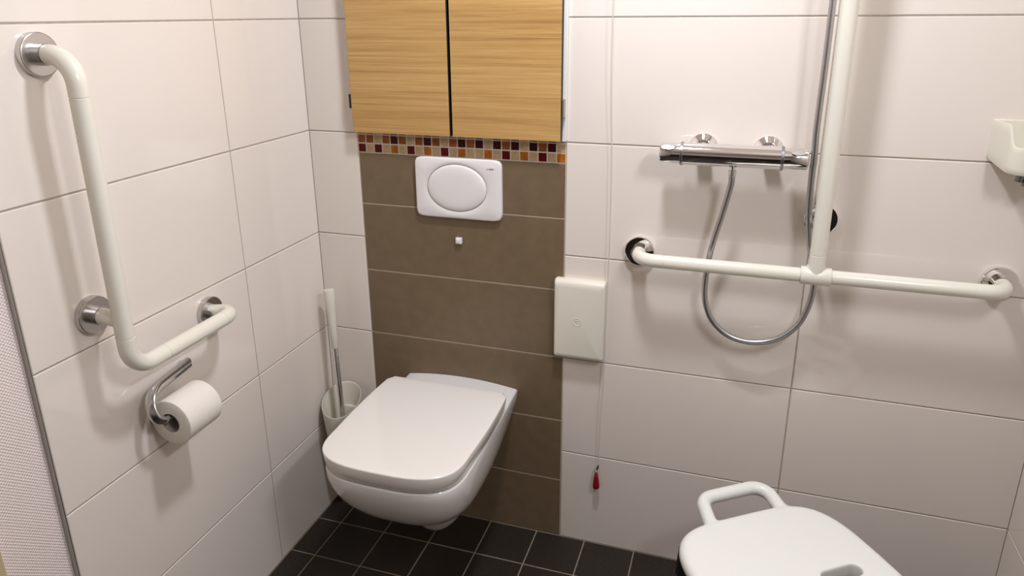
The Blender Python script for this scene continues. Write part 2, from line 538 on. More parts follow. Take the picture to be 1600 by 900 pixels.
def text_mesh(txt, size, loc, name, m, parent):
    cu = bpy.data.curves.new(name, 'FONT')
    cu.body = txt; cu.size = size; cu.extrude = 0.0005
    cu.align_x = 'CENTER'; cu.align_y = 'CENTER'
    ob = bpy.data.objects.new(name, cu)
    COL.objects.link(ob)
    bpy.context.view_layer.update()
    me = bpy.data.meshes.new_from_object(ob.evaluated_get(bpy.context.evaluated_depsgraph_get()))
    bpy.data.objects.remove(ob)
    bm = bmesh.new(); bm.from_mesh(me); bpy.data.meshes.remove(me)
    return bm
bm = text_mesh('GEBERIT', 0.0042, None, 'logo_print', 'print', fp)
bmesh.ops.transform(bm, matrix=Matrix.Rotation(PI / 2, 4, 'X'), verts=bm.verts)
bmesh.ops.translate(bm, verts=bm.verts, vec=V((0.5482, -0.0138, 1.1195)))
bmesh.ops.scale(bm, verts=bm.verts, vec=V((1.0, 1, 1.0)))
box(bm, (0.5360, -0.0143, 1.1180), (0.5384, -0.0132, 1.1204))
link_mesh('logo_print', bm, 'print', fp)

# small white bumper on the brown tiles
bm = bmesh.new()
box(bm, (0.4388, -0.010, 0.9035), (0.4570, 0.0, 0.9215), 0.0022, 2)
box(bm, (0.4425, -0.0125, 0.9072), (0.4533, -0.0095, 0.9178), 0.0012, 2)
o = link_mesh('wall_bumper', bm, 'plate', origin=(0.448, 0, 0.9125))
tag(o, 'small square white bumper on the brown tiles under the flush plate', 'bumper')

# ------------------------------------------------------------------ toilet
tx = 0.4415
toilet = thing('wall_hung_toilet', (tx, 0, 0.10), 'white wall-hung toilet with a closed flat lid in the brown tiled strip', 'toilet')
def outline(wb, wm, ym, front, back=0.0, n=3.0, cnt=40, side=14, bulge=0.0):
    """half widths: wb at the back, wm from ym on, then a superelliptic front"""
    pts = []
    R = []
    for k in range(side):
        t = k / side
        y = back + (ym - back) * t
        R.append((wb + (wm - wb) * math.sin(t * PI / 2) + bulge * math.sin(t * PI), y))
    for k in range(cnt + 1):
        a = PI / 2 * k / cnt
        x = wm * abs(math.cos(a)) ** (2 / n)
        y = ym + (front - ym) * abs(math.sin(a)) ** (2 / n)
        R.append((x, y))
    L = [(-x, y) for x, y in R[::-1][1:]]
    return R + L
def at_z(o2, z, crown=0.0):
    return [V((tx + x, y, z + crown * (1 - (x / 0.2) ** 2))) for x, y in o2]
bm = bmesh.new()
lv = [  # z, back half width, mid half width, ym, front, exponent
    (0.135, 0.030, 0.034, -0.10, -0.200, 2.2),
    (0.140, 0.050, 0.052, -0.12, -0.250, 2.2),
    (0.165, 0.062, 0.062, -0.13, -0.276, 2.2),
    (0.205, 0.076, 0.074, -0.13, -0.292, 2.2),
    (0.240, 0.090, 0.090, -0.14, -0.312, 2.2),
    (0.268, 0.100, 0.108, -0.18, -0.352, 2.4),
    (0.290, 0.112, 0.130, -0.22, -0.402, 2.6),
    (0.315, 0.126, 0.149, -0.26, -0.442, 2.8),
    (0.345, 0.140, 0.164, -0.30, -0.476, 3.0),
    (0.380, 0.152, 0.1735, -0.34, -0.501, 3.2),
    (0.415, 0.162, 0.1785, -0.37, -0.518, 3.2),
    (0.445, 0.169, 0.1798, -0.39, -0.5265, 3.2),
    (0.468, 0.1715, 0.1798, -0.39, -0.5285, 3.2),
    (0.4725, 0.1710, 0.1788, -0.39, -0.5272, 3.2),
    (0.4745, 0.1690, 0.1765, -0.39, -0.525, 3.2)]
loft(bm, [at_z(outline(a, b, c, d, n=e), z) for z, a, b, c, d, e in lv])
# raised ledge behind the lid
def ledge(z, ins, cr=0.0):
    pts = []
    for k in range(13):
        x = (0.1705 - ins) * (1 - 2 * k / 12)
        pts.append(V((tx + x, -ins * 0.2, z + cr * (1 - (x / 0.1705) ** 2))))
    for k in range(13):
        x = -(0.1735 - ins) * (1 - 2 * k / 12)
        pts.append(V((tx + x, -0.125, z + cr * (1 - (x / 0.1705) ** 2))))
    return pts
loft(bm, [ledge(0.460, 0.004), ledge(0.4715, 0.0006), ledge(0.4738, 0.0006, 0.010), ledge(0.4750, 0.0016, 0.0135), ledge(0.4755, 0.0040, 0.0145)])
link_mesh('bowl', bm, 'ceramic', toilet, smooth=True, angle=38)
bm = bmesh.new()
loft(bm, [at_z(outline(0.150, 0.160, -0.39, -0.502, back=-0.122, n=3.2), 0.4744), at_z(outline(0.150, 0.160, -0.39, -0.502, back=-0.122, n=3.2), 0.4775)])
link_mesh('seat', bm, 'lid', toilet, smooth=True, angle=40)
bm = bmesh.new()
def lid_o(ins, bk=0.0):
    return outline(0.178 - ins, 0.182 - ins, -0.40, -0.5335 + ins, back=-0.103 - ins - bk, n=3.1, bulge=0.0042)
def lid_ring(ins, z, cr=0.0):
    pts = lid_o(ins)
    # round the two back corners
    out = []
    for x, y in pts:
        dy = (-0.103 - ins) - y
        if dy < 0.022:
            t = 1 - dy / 0.022
            x *= (1 - 0.075 * t ** 2.2)
        out.append((x, y))
    return at_z(out, z, cr)
loft(bm, [lid_ring(0.014, 0.4776), lid_ring(0.0060, 0.4776), lid_ring(0.0050, 0.4783), lid_ring(0.0016, 0.500), lid_ring(0.0, 0.5165),
          lid_ring(0.0004, 0.5182), lid_ring(0.0014, 0.5194), lid_ring(0.0028, 0.5200), lid_ring(0.0044, 0.5203), lid_ring(0.02, 0.5206), lid_ring(0.06, 0.5209)])
link_mesh('lid', bm, 'lid', toilet, smooth=True, angle=50)

# ------------------------------------------------------------------ grab rails
def rosette(parent, c, axis, m='chrome', r=0.0375, neck=0.028, tube=0.0172):
    bm = bmesh.new()
    lathe(bm, [(0, 0.0), (r, 0.0), (r, 0.0115), (r - 0.0006, 0.0126), (r - 0.002, 0.0132), (tube + 0.0014, 0.0132), (tube + 0.0014, neck), (tube + 0.0006, neck + 0.001), (0, neck + 0.001)], c, axis, 56)
    return link_mesh('wall_flange', bm, m, parent, smooth=True, angle=12)
TR = 0.0172
gl = thing('grab_rail', (0, -0.796, 0.841), 'cream L-shaped grab rail on the left wall above the toilet roll', 'grab rail')
L = [V((0.0, -0.7955, 1.446)), V((0.0, -0.791, 0.9605)), V((0.0, -0.4863, 0.8413))]
XO = 0.082
LB = 0.853
p = fillet([(0.012, -0.7955, 1.446), (XO, -0.7965, 1.446), (XO, -0.7965, LB), (XO, -0.4863, LB), (0.012, -0.4863, 0.8430)], [0, 0.05, 0.052, 0.043, 0], 12)
p, rr = seam(p, TR, [(XO, -0.7965, 1.375), (XO, -0.7965, 0.925), (XO, -0.71, LB), (XO, -0.535, LB)])
bm = bmesh.new(); sweep(bm, p, rr, 32)
link_mesh('rail', bm, 'rail', gl, smooth=True, angle=50)
bm = bmesh.new(); sweep(bm, [(0.012, -0.791, 0.9605), (XO, -0.7955, 0.9605)], TR * 0.93, 28)
link_mesh('stand_off', bm, 'rail', gl, smooth=True, angle=50)
for q in L:
    rosette(gl, q, (1, 0, 0), 'brushed')

gt = thing('grab_rail', (1.355, 0, 0.93), 'cream T-shaped grab rail on the back wall below the shower mixer', 'grab rail')
ZB, YB = 0.932, -0.080
p = fillet([(0.9455, -0.012, ZB), (0.9455, YB, ZB), (1.7397, YB, ZB), (1.7397, -0.012, ZB)], [0, 0.045, 0.045, 0], 12)
p, rr = seam(p, 0.0165, [(1.012, YB, ZB), (1.672, YB, ZB)])
bm = bmesh.new(); sweep(bm, p, rr, 32)
link_mesh('rail', bm, 'rail', gt, smooth=True, angle=50)
bm = bmesh.new()
p, rr = seam([(1.3545, YB - 0.001, ZB), (1.349, YB - 0.012, 1.95)], 0.0178, [(1.3543, YB, 0.985)])
sweep(bm, p, rr, 32)
link_mesh('upright', bm, 'rail', gt, smooth=True, angle=50)
bm = bmesh.new()
lathe(bm, [(0.0167, -0.0325), (0.0205, -0.0325), (0.0212, -0.0318), (0.0212, 0.0318), (0.0205, 0.0325), (0.0167, 0.0325)], (1.3545, YB, ZB), (1, 0, 0), 48)
lathe(bm, [(0.0212, 0.0), (0.0212, 0.014), (0.0205, 0.017), (0.0178, 0.0175)], (1.3545, YB + 0.003, ZB + 0.006), (0, 0, 1), 40)
link_mesh('tee_collar', bm, 'rail', gt, smooth=True, angle=45)
bm = bmesh.new(); sweep(bm, [(1.3579, -0.012, 1.048), (1.354, YB, 1.048)], 0.0150, 28)
link_mesh('stand_off', bm, 'rail', gt, smooth=True, angle=50)
for q in ((0.9437, 0, ZB - 0.001), (1.7397, 0, ZB - 0.001), (1.3579, 0, 1.048)):
    rosette(gt, q, (0, -1, 0))

# ------------------------------------------------------------------ toilet roll and holder
th = thing('toilet_roll_holder', (0.012, -0.62, 0.75), 'chrome bent-arm toilet roll holder on the left wall', 'toilet roll holder')
sec = []
for k in range(24):
    a = 2 * PI * k / 24
    n_ = 3.2
    sec.append((math.copysign(abs(math.cos(a)) ** (2 / n_), math.cos(a)), math.copysign(abs(math.sin(a)) ** (2 / n_), math.sin(a))))
RX, RZ = 0.062, 0.695
path = catmull([(0.010, -0.580, 0.7560), (0.015, -0.615, 0.7555), (0.021, -0.660, 0.7550), (0.0265, -0.693, 0.7535), (0.032, -0.7150, 0.7470), (0.040, -0.7290, 0.7340),
                (0.048, -0.7340, 0.7175), (0.056, -0.7310, 0.7030), (RX, -0.717, 0.6960), (RX, -0.695, RZ + 0.001)], 7)
nP = len(path)
scs = []
for i in range(nP):
    t = i / (nP - 1)
    def st(a, b): 
        q = max(0.0, min(1.0, (t - a) / (b - a))); return q * q * (3 - 2 * q)
    w1 = 0.0118 - 0.0055 * st(0.28, 0.5)
    w2 = 0.0078 + 0.0034 * st(0.25, 0.5) - 0.0052 * st(0.72, 0.95)
    scs.append((w1, w2))
bm = bmesh.new(); sweep(bm, path, scs, section=sec, up=(0, 0, 1))
link_mesh('arm', bm, 'chrome_satin', th, smooth=True, angle=50)
bm = bmesh.new(); sweep(bm, [(RX, -0.692, RZ + 0.001), (RX, -0.622, RZ + 0.001), (RX, -0.616, RZ + 0.001)], [0.006, 0.006, 0.004], 20)
link_mesh('spindle', bm, 'chrome', th, smooth=True)
bm = bmesh.new()
sweep(bm, [(0.0, -0.596, 0.7556), (0.009, -0.596, 0.7556)], 0.0105, 28)
link_mesh('wall_mount', bm, 'chrome_satin', th, smooth=True)
bm = bmesh.new(); box(bm, (0.0206, -0.6085, 0.7546), (0.0212, -0.6035, 0.7564))
link_mesh('maker_mark', bm, 'print', th)

RC = 0.0215
rz = RZ - RC + 0.0088
roll = thing('toilet_roll', (RX, -0.66, rz - 0.05), 'white toilet paper roll hanging on the chrome holder', 'toilet roll')
bm = bmesh.new()
RO = 0.0515
lathe(bm, [(RC + 0.0008, 0.0), (RO - 0.003, 0.0), (RO - 0.0008, 0.0012), (RO, 0.004), (RO, 0.096), (RO - 0.0008, 0.0988), (RO - 0.003, 0.100), (RC + 0.0008, 0.100), (RC + 0.0008, 0.0)], (RX, -0.708, rz), (0, 1, 0), 64)
link_mesh('paper', bm, 'paper', roll, smooth=True, angle=40)
bm = bmesh.new()
lathe(bm, [(RC, -0.0002), (RC + 0.0008, -0.0002), (RC + 0.0008, 0.1002), (RC, 0.1002), (RC, -0.0002)], (RX, -0.708, rz), (0, 1, 0), 48)
link_mesh('cardboard_core', bm, 'core', roll, smooth=True, angle=40)

# ------------------------------------------------------------------ toilet brush and holder
hc = V((0.073, -0.076, 0.391))
holder = thing('toilet_brush_holder', (0.073, -0.076, 0.20), 'cream slant-cut toilet brush holder in the corner behind the toilet', 'brush holder')
bm = bmesh.new()
zb = 0.20
SEG = 56
def slant(rt, dz, z0=None):
    pts = []
    for k in range(SEG):
        a = 2 * PI * k / SEG
        zt = hc.z + 0.524 * rt * math.sin(a) + dz
        pts.append((rt, a, zt))
    return pts
def ring_at(f, r_top, r_bot, dz=0.0, off=0.0):
    out = []
    for k in range(SEG):
        a = 2 * PI * k / SEG
        ztop = hc.z + 0.524 * r_top * math.sin(a) + dz
        z = zb + off + (ztop - zb - off) * f
        # cone radius depends on height
        h = (z - zb) / 0.191
        r = r_bot + (r_top - r_bot) * h
        out.append(V((hc.x + r * math.cos(a), hc.y + r * math.sin(a), z)))
    return out
ro, ri, rb = 0.0605, 0.0580, 0.043
rings = [ring_at(0.0, ro, rb - 0.002)] + [ring_at(f, ro, rb) for f in (0.03, 0.3, 0.6, 0.9, 0.985)]
rings += [ring_at(1.0, ro - 0.0008, rb - 0.0008, 0.0006), ring_at(1.0, ri + 0.0006, rb - 0.0024, 0.0006)]
rings += [ring_at(f, ri, rb - 0.0025, 0.0, 0.0) for f in (0.985, 0.7, 0.4, 0.06)]
loft(bm, rings)
link_mesh('cup', bm, 'brushgrip', holder, smooth=True, angle=50)
bm = bmesh.new()
box(bm, (0.050, -0.0300, 0.255), (0.096, 0.0, 0.345), 0.004, 2)
link_mesh('wall_bracket', bm, 'brushgrip', holder, smooth=True)

br = thing('toilet_brush', (0.085, -0.085, 0.215), 'toilet brush with cream grip and chrome stem standing in its holder', 'brush')
b0 = V((0.0865, -0.0925, 0.230)); b1 = V((0.054, -0.058, 0.744))
ax = (b1 - b0)
Lb = ax.length
bm = bmesh.new()
lathe(bm, [(0, 0.335), (0.0088, 0.335), (0.0095, 0.337), (0.0112, 0.40), (0.0140, 0.46), (0.0160, Lb - 0.003), (0.0152, Lb - 0.0006), (0.0140, Lb), (0, Lb)], b0, ax, 36)
link_mesh('grip', bm, 'brushgrip', br, smooth=True, angle=40)
bm = bmesh.new()
lathe(bm, [(0, 0.05), (0.0085, 0.05), (0.0085, 0.336), (0, 0.336)], b0, ax, 32)
link_mesh('stem', bm, 'chrome', br, smooth=True, angle=40)
bm = bmesh.new()
prof = [(0, -0.012), (0.012, -0.010)]
for k in range(12):
    prof += [(0.0185, -0.006 + k * 0.006), (0.0155, -0.003 + k * 0.006)]
prof += [(0.009, 0.068), (0, 0.068)]
lathe(bm, prof, b0, ax, 30)
link_mesh('bristle_head', bm, 'bristle', br)

# ------------------------------------------------------------------ shower mixer
MZ, MY = 1.1965, -0.068
mx = thing('shower_mixer', (1.154, 0, MZ), 'chrome bar shower mixer with a knob at each end on the back wall', 'shower mixer')
bm = bmesh.new()
rB = 0.0258
lathe(bm, [(0, 1.0352 - 0.985), (rB - 0.002, 0.0502), (rB, 0.0515), (rB, 0.272), (rB - 0.002, 0.2732), (0, 0.2732)], (0.985, MY, MZ), (1, 0, 0), 64)
link_mesh('body', bm, 'chrome', mx, smooth=True, angle=35)
for x0, x1, s in ((1.0345, 0.9868, -1), (1.2592, 1.3105, 1)):
    bm = bmesh.new()
    L_ = abs(x1 - x0)
    rk = 0.0238
    lathe(bm, [(0, 0.0), (rk, 0.0), (rk, L_ - 0.004), (rk - 0.001, L_ - 0.0015), (rk - 0.004, L_), (0, L_)], (x0, MY, MZ), (s, 0, 0), 56)
    kn = link_mesh('knob', bm, 'chrome', mx, smooth=True, angle=35)
    bm = bmesh.new()
    cx = (x0 + x1) / 2 + s * 0.004
    ring0 = []; ring1 = []
    c = V((cx, MY, MZ)); d = V((0, -0.80, 0.60)); e = V((0, 0.60, 0.80))
    for k in range(28):
        a = 2 * PI * k / 28
        pnt = c + V((1, 0, 0)) * 0.0165 * math.cos(a) + e * 0.0062 * math.sin(a)
        ring0.append(pnt + d * (rk - 0.003)); ring1.append(c + V((1, 0, 0)) * 0.0145 * math.cos(a) + e * 0.0046 * math.sin(a) + d * (rk + 0.0044))
    loft(bm, [ring0, ring1])
    link_mesh('grip_button', bm, 'brushed', kn, smooth=True, angle=30)
    bm = bmesh.new()
    lathe(bm, [(0, 0), (rB + 0.0008, 0.0), (rB + 0.0014, 0.0006), (rB + 0.0014, 0.0056), (rB + 0.0008, 0.0062), (0, 0.0062)], (x0 + (0 if s < 0 else -0.0062), MY, MZ), (1, 0, 0), 56)
    for k in range(6):
        a = math.radians(150 + k * 16)
        yy, zz = MY + (rB + 0.0014) * math.cos(a), MZ + (rB + 0.0014) * math.sin(a)
    link_mesh('scale_ring', bm, 'ring', mx, smooth=True, angle=35)
for x in (1.0811, 1.2277):
    bm = bmesh.new()
    pr = [(0, 0.0), (0.0345, 0.0), (0.0345, 0.002)]
    pr += [(0.0338, 0.0034), (0.0325, 0.0046), (0.0215, 0.0110)]
    pr += [(0.0200, 0.0122), (0.0165, 0.0126), (0.0165, 0.050), (0, 0.050)]
    lathe(bm, pr, (x, 0, MZ + 0.004), (0, -1, 0), 48)
    link_mesh('wall_union', bm, 'chrome', mx, smooth=True, angle=40)
bm = bmesh.new()
OX = 1.1527
lathe(bm, [(0, 0.0), (0.0068, 0.0), (0.0068, 0.008), (0, 0.008)], (OX, MY, MZ - rB - 0.0065), (0, 0, 1), 32)
link_mesh('hose_outlet', bm, 'chrome', mx, smooth=True, angle=35)

# ------------------------------------------------------------------ shower hose
hose = thing('shower_hose', (1.24, -0.05, 0.73), 'looped grey metal shower hose hanging from the mixer behind the horizontal rail', 'hose')
bm = bmesh.new()
zt = MZ - rB - 0.0066
lathe(bm, [(0, 0), (0.0082, 0.0), (0.0088, 0.0006), (0.0088, 0.0118), (0.0082, 0.0124), (0, 0.0124)], (OX, MY, zt - 0.0124), (0, 0, 1), 16)
link_mesh('hose_nut', bm, 'chrome_satin', hose)
HP = [(OX, MY, zt - 0.0125), (1.1520, -0.066, 1.128), (1.1395, -0.058, 1.060), (1.1195, -0.050, 0.9640), (1.1120, -0.046, 0.8800), (1.1170, -0.044, 0.8220),
      (1.1400, -0.043, 0.7735), (1.1820, -0.043, 0.7410), (1.2390, -0.043, 0.7320), (1.2930, -0.043, 0.7500), (1.3330, -0.043, 0.7900),
      (1.3520, -0.043, 0.8420), (1.3575, -0.043, 0.8920), (1.3520, -0.043, 0.9390), (1.3370, -0.047, 1.0000), (1.3260, -0.056, 1.0750),
      (1.3215, -0.068, 1.1650), (1.3215, -0.074, 1.2000), (1.3185, -0.080, 1.2680), (1.3190, -0.086, 1.4030), (1.3185, -0.090, 1.5340), (1.318, -0.092, 1.70), (1.316, -0.094, 1.92)]
pp = catmull(HP, 8)
# fine spiral ribs: alternate radii along an even resampling
def resample(pts, step):
    out = [pts[0]]; acc = 0.0
    for a, b in zip(pts, pts[1:]):
        L_ = (b - a).length; t = step - acc
        while t <= L_:
            out.append(a.lerp(b, t / L_)); t += step
        acc = (acc + L_) % step
    return out
pp = resample(pp, 0.0017)
rr = [0.00735 if k % 2 else 0.00695 for k in range(len(pp))]
bm = bmesh.new(); sweep(bm, pp, rr, 16)
link_mesh('hose_tube', bm, 'hose', hose, smooth=True, angle=80)

# ------------------------------------------------------------------ call box and pull cord
cb = thing('wall_control_box', (0.795, 0, 0.614), 'off-white rectangular wall box with a small round emblem beside the pull cord', 'wall box')
bm = bmesh.new()
x0, x1, z0, z1 = 0.7250, 0.8625, 0.6125, 0.8380
def brect(ix, zt_, y):
    w = (x1 - x0) / 2 - ix; h0 = z0 + ix; h1 = z1 - zt_
    pr = rrect(w, (h1 - h0) / 2, 0.006, 6)
    return [V(((x0 + x1) / 2 + a, y, (h0 + h1) / 2 + b)) for a, b in pr]
loft(bm, [brect(0.002, 0.002, 0.0), brect(0.0005, 0.0005, -0.004), brect(0.0, 0.0, -0.016), brect(0.0004, 0.002, -0.0205), brect(0.0016, 0.0055, -0.0255), brect(0.0045, 0.0105, -0.0285), brect(0.012, 0.020, -0.0298)])
link_mesh('cover', bm, 'box', cb, smooth=True, angle=40)
bm = bmesh.new()
ec = V((0.7905, -0.0297, 0.7225))
lathe(bm, [(0.0098, 0.0), (0.0103, 0.0009), (0.0113, 0.0009), (0.0117, 0.0), (0.0098, 0.0)], ec, (0, -1, 0), 40)
for sgn in (-1, 1):
    pts = catmull([ec + V((sgn * 0.0060, -0.0004, 0.0022)), ec + V((sgn * 0.0016, -0.0004, 0.0053)), ec + V((sgn * -0.0024, -0.0004, 0.0016)), ec + V((sgn * 0.0010, -0.0004, -0.0013))], 6)
    sweep(bm, pts, 0.0006, 8)
link_mesh('emblem', bm, 'box', cb, smooth=True, angle=40)

pc = thing('pull_cord', (0.855, -0.012, 0.20), 'thin white alarm pull cord with a red pull at its lower end', 'pull cord')
cp = catmull([(0.857, -0.024, CEIL - 0.001), (0.8575, -0.024, 1.90), (0.8570, -0.024, 1.545), (0.8590, -0.022, 1.35), (0.8645, -0.018, 1.20), (0.8665, -0.016, 1.05), (0.8665, -0.014, 0.91), (0.8655, -0.014, 0.75), (0.8650, -0.014, 0.61),
              (0.8605, -0.014, 0.48), (0.8580, -0.014, 0.37), (0.8590, -0.014, 0.31), (0.8580, -0.014, 0.277)], 10)
bm = bmesh.new(); sweep(bm, cp, 0.0011, 10)
link_mesh('cord', bm, 'cord', pc, smooth=True)
bm = bmesh.new()
sweep(bm, [(0.8590, -0.0145, 0.281), (0.8565, -0.0145, 0.270), (0.8545, -0.0145, 0.265)], [0.0018, 0.0030, 0.0022], 12)
link_mesh('knot', bm, 'brown_knot', pc, smooth=True)
bm = bmesh.new()
cen = V((0.8530, -0.0145, 0.2590)); seg = []
for k in range(24):
    a = 2 * PI * k / 24
    seg.append(cen + V((0.0038 * math.cos(a), 0.0012 * math.sin(a), 0.0058 * math.sin(a))))
for k in range(24):
    pass
sweep(bm, seg + [seg[0]], 0.0010, 8)
link_mesh('ring', bm, 'chrome', pc, smooth=True)
bm = bmesh.new()
lathe(bm, [(0, 0.0), (0.0032, 0.0), (0.0042, 0.001), (0.0070, 0.018), (0.0096, 0.040), (0.0098, 0.0475), (0.0090, 0.0505), (0.0060, 0.0520), (0, 0.0523)], (0.8535, -0.0145, 0.2555), (0.02, 0, -1), 32)
link_mesh('pull', bm, 'red', pc, smooth=True, angle=40)

# ------------------------------------------------------------------ cream basket on the right
bk = thing('shower_basket', (1.77, 0, 1.18), 'cream plastic wall basket with a cut-away front at the right edge of the back wall', 'basket')
bm = bmesh.new()
bx0, bx1 = 1.668, 1.862
D = 0.105
def plan(off, zf):
    """from back-left, round the front to back-right (open at the wall)"""
    pts = []
    rc = 0.030
    P0 = [(bx0 + off, 0.0)]
    for k in range(9):
        t = k / 8
        P0.append((bx0 + off + 0.012 * t, -t * (D - rc - off)))
    c = (bx0 + 0.012 + rc, -(D - rc))
    for k in range(1, 11):
        a = PI + (PI / 2) * k / 10
        P0.append((c[0] + (rc - off) * math.cos(a), c[1] + (rc - off) * math.sin(a)))
    for k in range(1, 13):
        P0.append((c[0] + (bx1 - 0.042 - c[0]) * k / 12, -D + off))
    c2 = (bx1 - 0.042, -(D - rc))
    for k in range(1, 11):
        a = -PI / 2 + (PI / 2) * k / 10
        P0.append((c2[0] + (rc - off) * math.cos(a), c2[1] + (rc - off) * math.sin(a)))
    for k in range(1, 9):
        t = 1 - k / 8
        P0.append((bx1 - off - 0.012 * t, -t * (D - rc - off)))
    return P0
def top_z(p, n, i):
    # side panels stand high, the front is cut away with rounded inner corners
    y = -p[1]
    if y < 0.070:
        return 1.2885
    lo = 1.246
    t = min(1.0, (y - 0.070) / 0.028)
    s = t * t * (3 - 2 * t)
    return 1.2885 + (lo - 1.2885) * s
def bot_z(p):
    y = -p[1]
    return 1.2085 - 0.016 * min(1.0, y / D) 
po = plan(0.0, 0); pi_ = plan(0.0032, 0)
n = len(po)
ring_bot = [V((p_[0] + (0.0) , p_[1], bot_z(p_))) for p_ in po]
def lerp_ring(pl, f, ins=0.0):
    out = []
    cxm = (bx0 + bx1) / 2
    for i, p_ in enumerate(pl):
        b_ = bot_z(po[i]); t_ = top_z(po[i], n, i)
        k = (1 - ins)
        out.append(V((cxm + (p_[0] - cxm) * k, p_[1] * k, b_ + (t_ - b_) * f)))
    return out
outer = [lerp_ring(po, -0.06, 0.10), lerp_ring(po, -0.04, 0.03), lerp_ring(po, 0.06, 0.005)] + [lerp_ring(po, f) for f in (0.2, 0.5, 0.8, 0.97)]
lip = [lerp_ring(pi_, 1.0)]
inner = [lerp_ring(pi_, f) for f in (0.97, 0.8, 0.5, 0.25, 0.12)]
rings = outer + [lerp_ring(plan(0.0008, 0), 1.0), lerp_ring(plan(0.0026, 0), 1.0)] + inner
R = [[bm.verts.new(p_) for p_ in r] for r in rings]
for a, b in zip(R, R[1:]):
    for k in range(n - 1):
        bm.faces.new((a[k], a[k + 1], b[k + 1], b[k]))
bm.faces.new(R[0]); bm.faces.new(R[-1])
# back plate against the wall
box(bm, (bx0 + 0.0005, -0.0035, 1.2085), (bx1 - 0.0005, -0.0002, 1.2890), 0.001, 1)
link_mesh('tray', bm, 'cream', bk, smooth=True, angle=40)
bm = bmesh.new()
for xk in (1.7165,):
    lathe(bm, [(0, 0), (0.0085, 0), (0.0085, 0.020), (0.0078, 0.022), (0, 0.022)], (xk, -0.066, 1.1720), (0.1, 0.0, 1), 24)
    lathe(bm, [(0, 0), (0.0125, 0), (0.013, 0.001), (0.013, 0.014), (0, 0.015)], (xk + 0.0175, -0.068, 1.1640), (0, 0, 1), 28)
link_mesh('hook', bm, 'grey', bk, smooth=True, angle=40)

# ------------------------------------------------------------------ shower stool
SO = V((1.226, -0.24, 0.0))
SU = V((0.814, 0.581, 0.0)).normalized(); SV = V((SU.y, -SU.x, 0.0))
SZ = 0.445
UC, VC = -0.042, 0.275
def sp(u, v, z):
    return SO + SU * (u + UC) + SV * (v + VC) + V((0, 0, z))
stool = thing('shower_stool', tuple(sp(0, 0, 0)), 'white plastic shower stool with a moulded grab handle at each end', 'stool')
bm = bmesh.new()
def seat_outline(ins):
    pts = []
    for k in range(120):
        a = 2 * PI * k / 120
        n_ = 4.6
        c, s = math.cos(a), math.sin(a)
        u = math.copysign(abs(c) ** (2 / n_), c); v = math.copysign(abs(s) ** (2 / n_), s)
        wv = 0.204 - ins; hv = 0.199 - ins
        # barrel-shaped: narrower towards the handle ends
        uu = u * wv * (1 - 0.10 * abs(v) ** 2.5)
        vv = v * hv * (1 - 0.0 * u)
        pts.append((uu, vv))
    return pts
th_ = 0.036
prs = []
for k in range(9):
    a = PI * k / 8
    prs.append((0.016 * (1 - math.sin(a)) , -th_ / 2 - th_ / 2 * math.cos(a)))
loft(bm, [[sp(u, v, SZ + dz) for u, v in seat_outline(ins)] for ins, dz in prs])
for sg in (-1, 1):
    cl_, cr_ = (-0.050, 0.119) if sg < 0 else (-0.085, 0.085)
    pth = fillet([sp(cl_ - (0.030 if sg < 0 else 0.012), sg * 0.172, SZ - 0.019), sp(cl_, sg * 0.2755, SZ - 0.010), sp(cr_, sg * 0.2755, SZ - 0.010), sp(cr_ - 0.014 if sg < 0 else cr_ + 0.012, sg * 0.172, SZ - 0.019)], [0, 0.036, 0.036, 0], 10)
    sweep(bm, pth, 0.0160, 20)
    for sa in (-1, 1):
        for so_ in (-1, 1):
            # filleted web between each handle arm and the seat edge
            cu_, cv_ = (cl_ - (0.022 if sg < 0 else 0.008) if sa < 0 else cr_ - 0.009) + so_ * 0.011, 0.190
            rw = 0.026
            poly = [(cu_ - so_ * 0.012, cv_ - 0.012), (cu_ + so_ * rw, cv_ - 0.012)]
            for k in range(9):
                a = PI / 2 * k / 8
                poly.append((cu_ + so_ * (rw - rw * math.sin(a)), cv_ + rw - rw * math.cos(a)))
            poly.append((cu_ - so_ * 0.012, cv_ + rw))
            loft(bm, [[sp(a, sg * b, SZ - 0.020 + dz) for a, b in poly] for dz in (-0.010, 0.010)])
me = bpy.data.meshes.new('stool_tmp'); bmesh.ops.recalc_face_normals(bm, faces=bm.faces); bm.to_mesh(me); bm.free()
so = bpy.data.objects.new('stool_tmp', me); COL.objects.link(so)
# drain slots cut through the seat
bmc = bmesh.new()
for u0, v0 in ((0.086, 0.022), (-0.086, 0.022), (0.092, -0.060 + 0.16), (-0.092, 0.100)):
    pr = rrect(0.046, 0.0150, 0.0148, 8)
    ring0 = [sp(u0 + a, v0 + b, SZ - 0.08) for a, b in pr]; ring1 = [sp(u0 + a, v0 + b, SZ + 0.04) for a, b in pr]
    loft(bmc, [ring0, ring1])
bmesh.ops.recalc_face_normals(bmc, faces=bmc.faces)
mc = bpy.data.meshes.new('cut'); bmc.to_mesh(mc); bmc.free()
co = bpy.data.objects.new('cut', mc); COL.objects.link(co)
m1 = so.modifiers.new('r', 'REMESH'); m1.mode = 'VOXEL'; m1.voxel_size = 0.0034
m2 = so.modifiers.new('b', 'BOOLEAN'); m2.operation = 'DIFFERENCE'; m2.object = co; m2.solver = 'EXACT'
m3 = so.modifiers.new('r2', 'REMESH'); m3.mode = 'VOXEL'; m3.voxel_size = 0.0032
m4 = so.modifiers.new('s', 'SMOOTH'); m4.factor = 0.5; m4.iterations = 14
bpy.context.view_layer.update()
dg = bpy.context.evaluated_depsgraph_get()
full = bpy.data.meshes.new_from_object(so.evaluated_get(dg))
bpy.data.objects.remove(so); bpy.data.objects.remove(co)
base = BASE[stool]
allnor = [tuple(v.normal) for v in full.vertices]
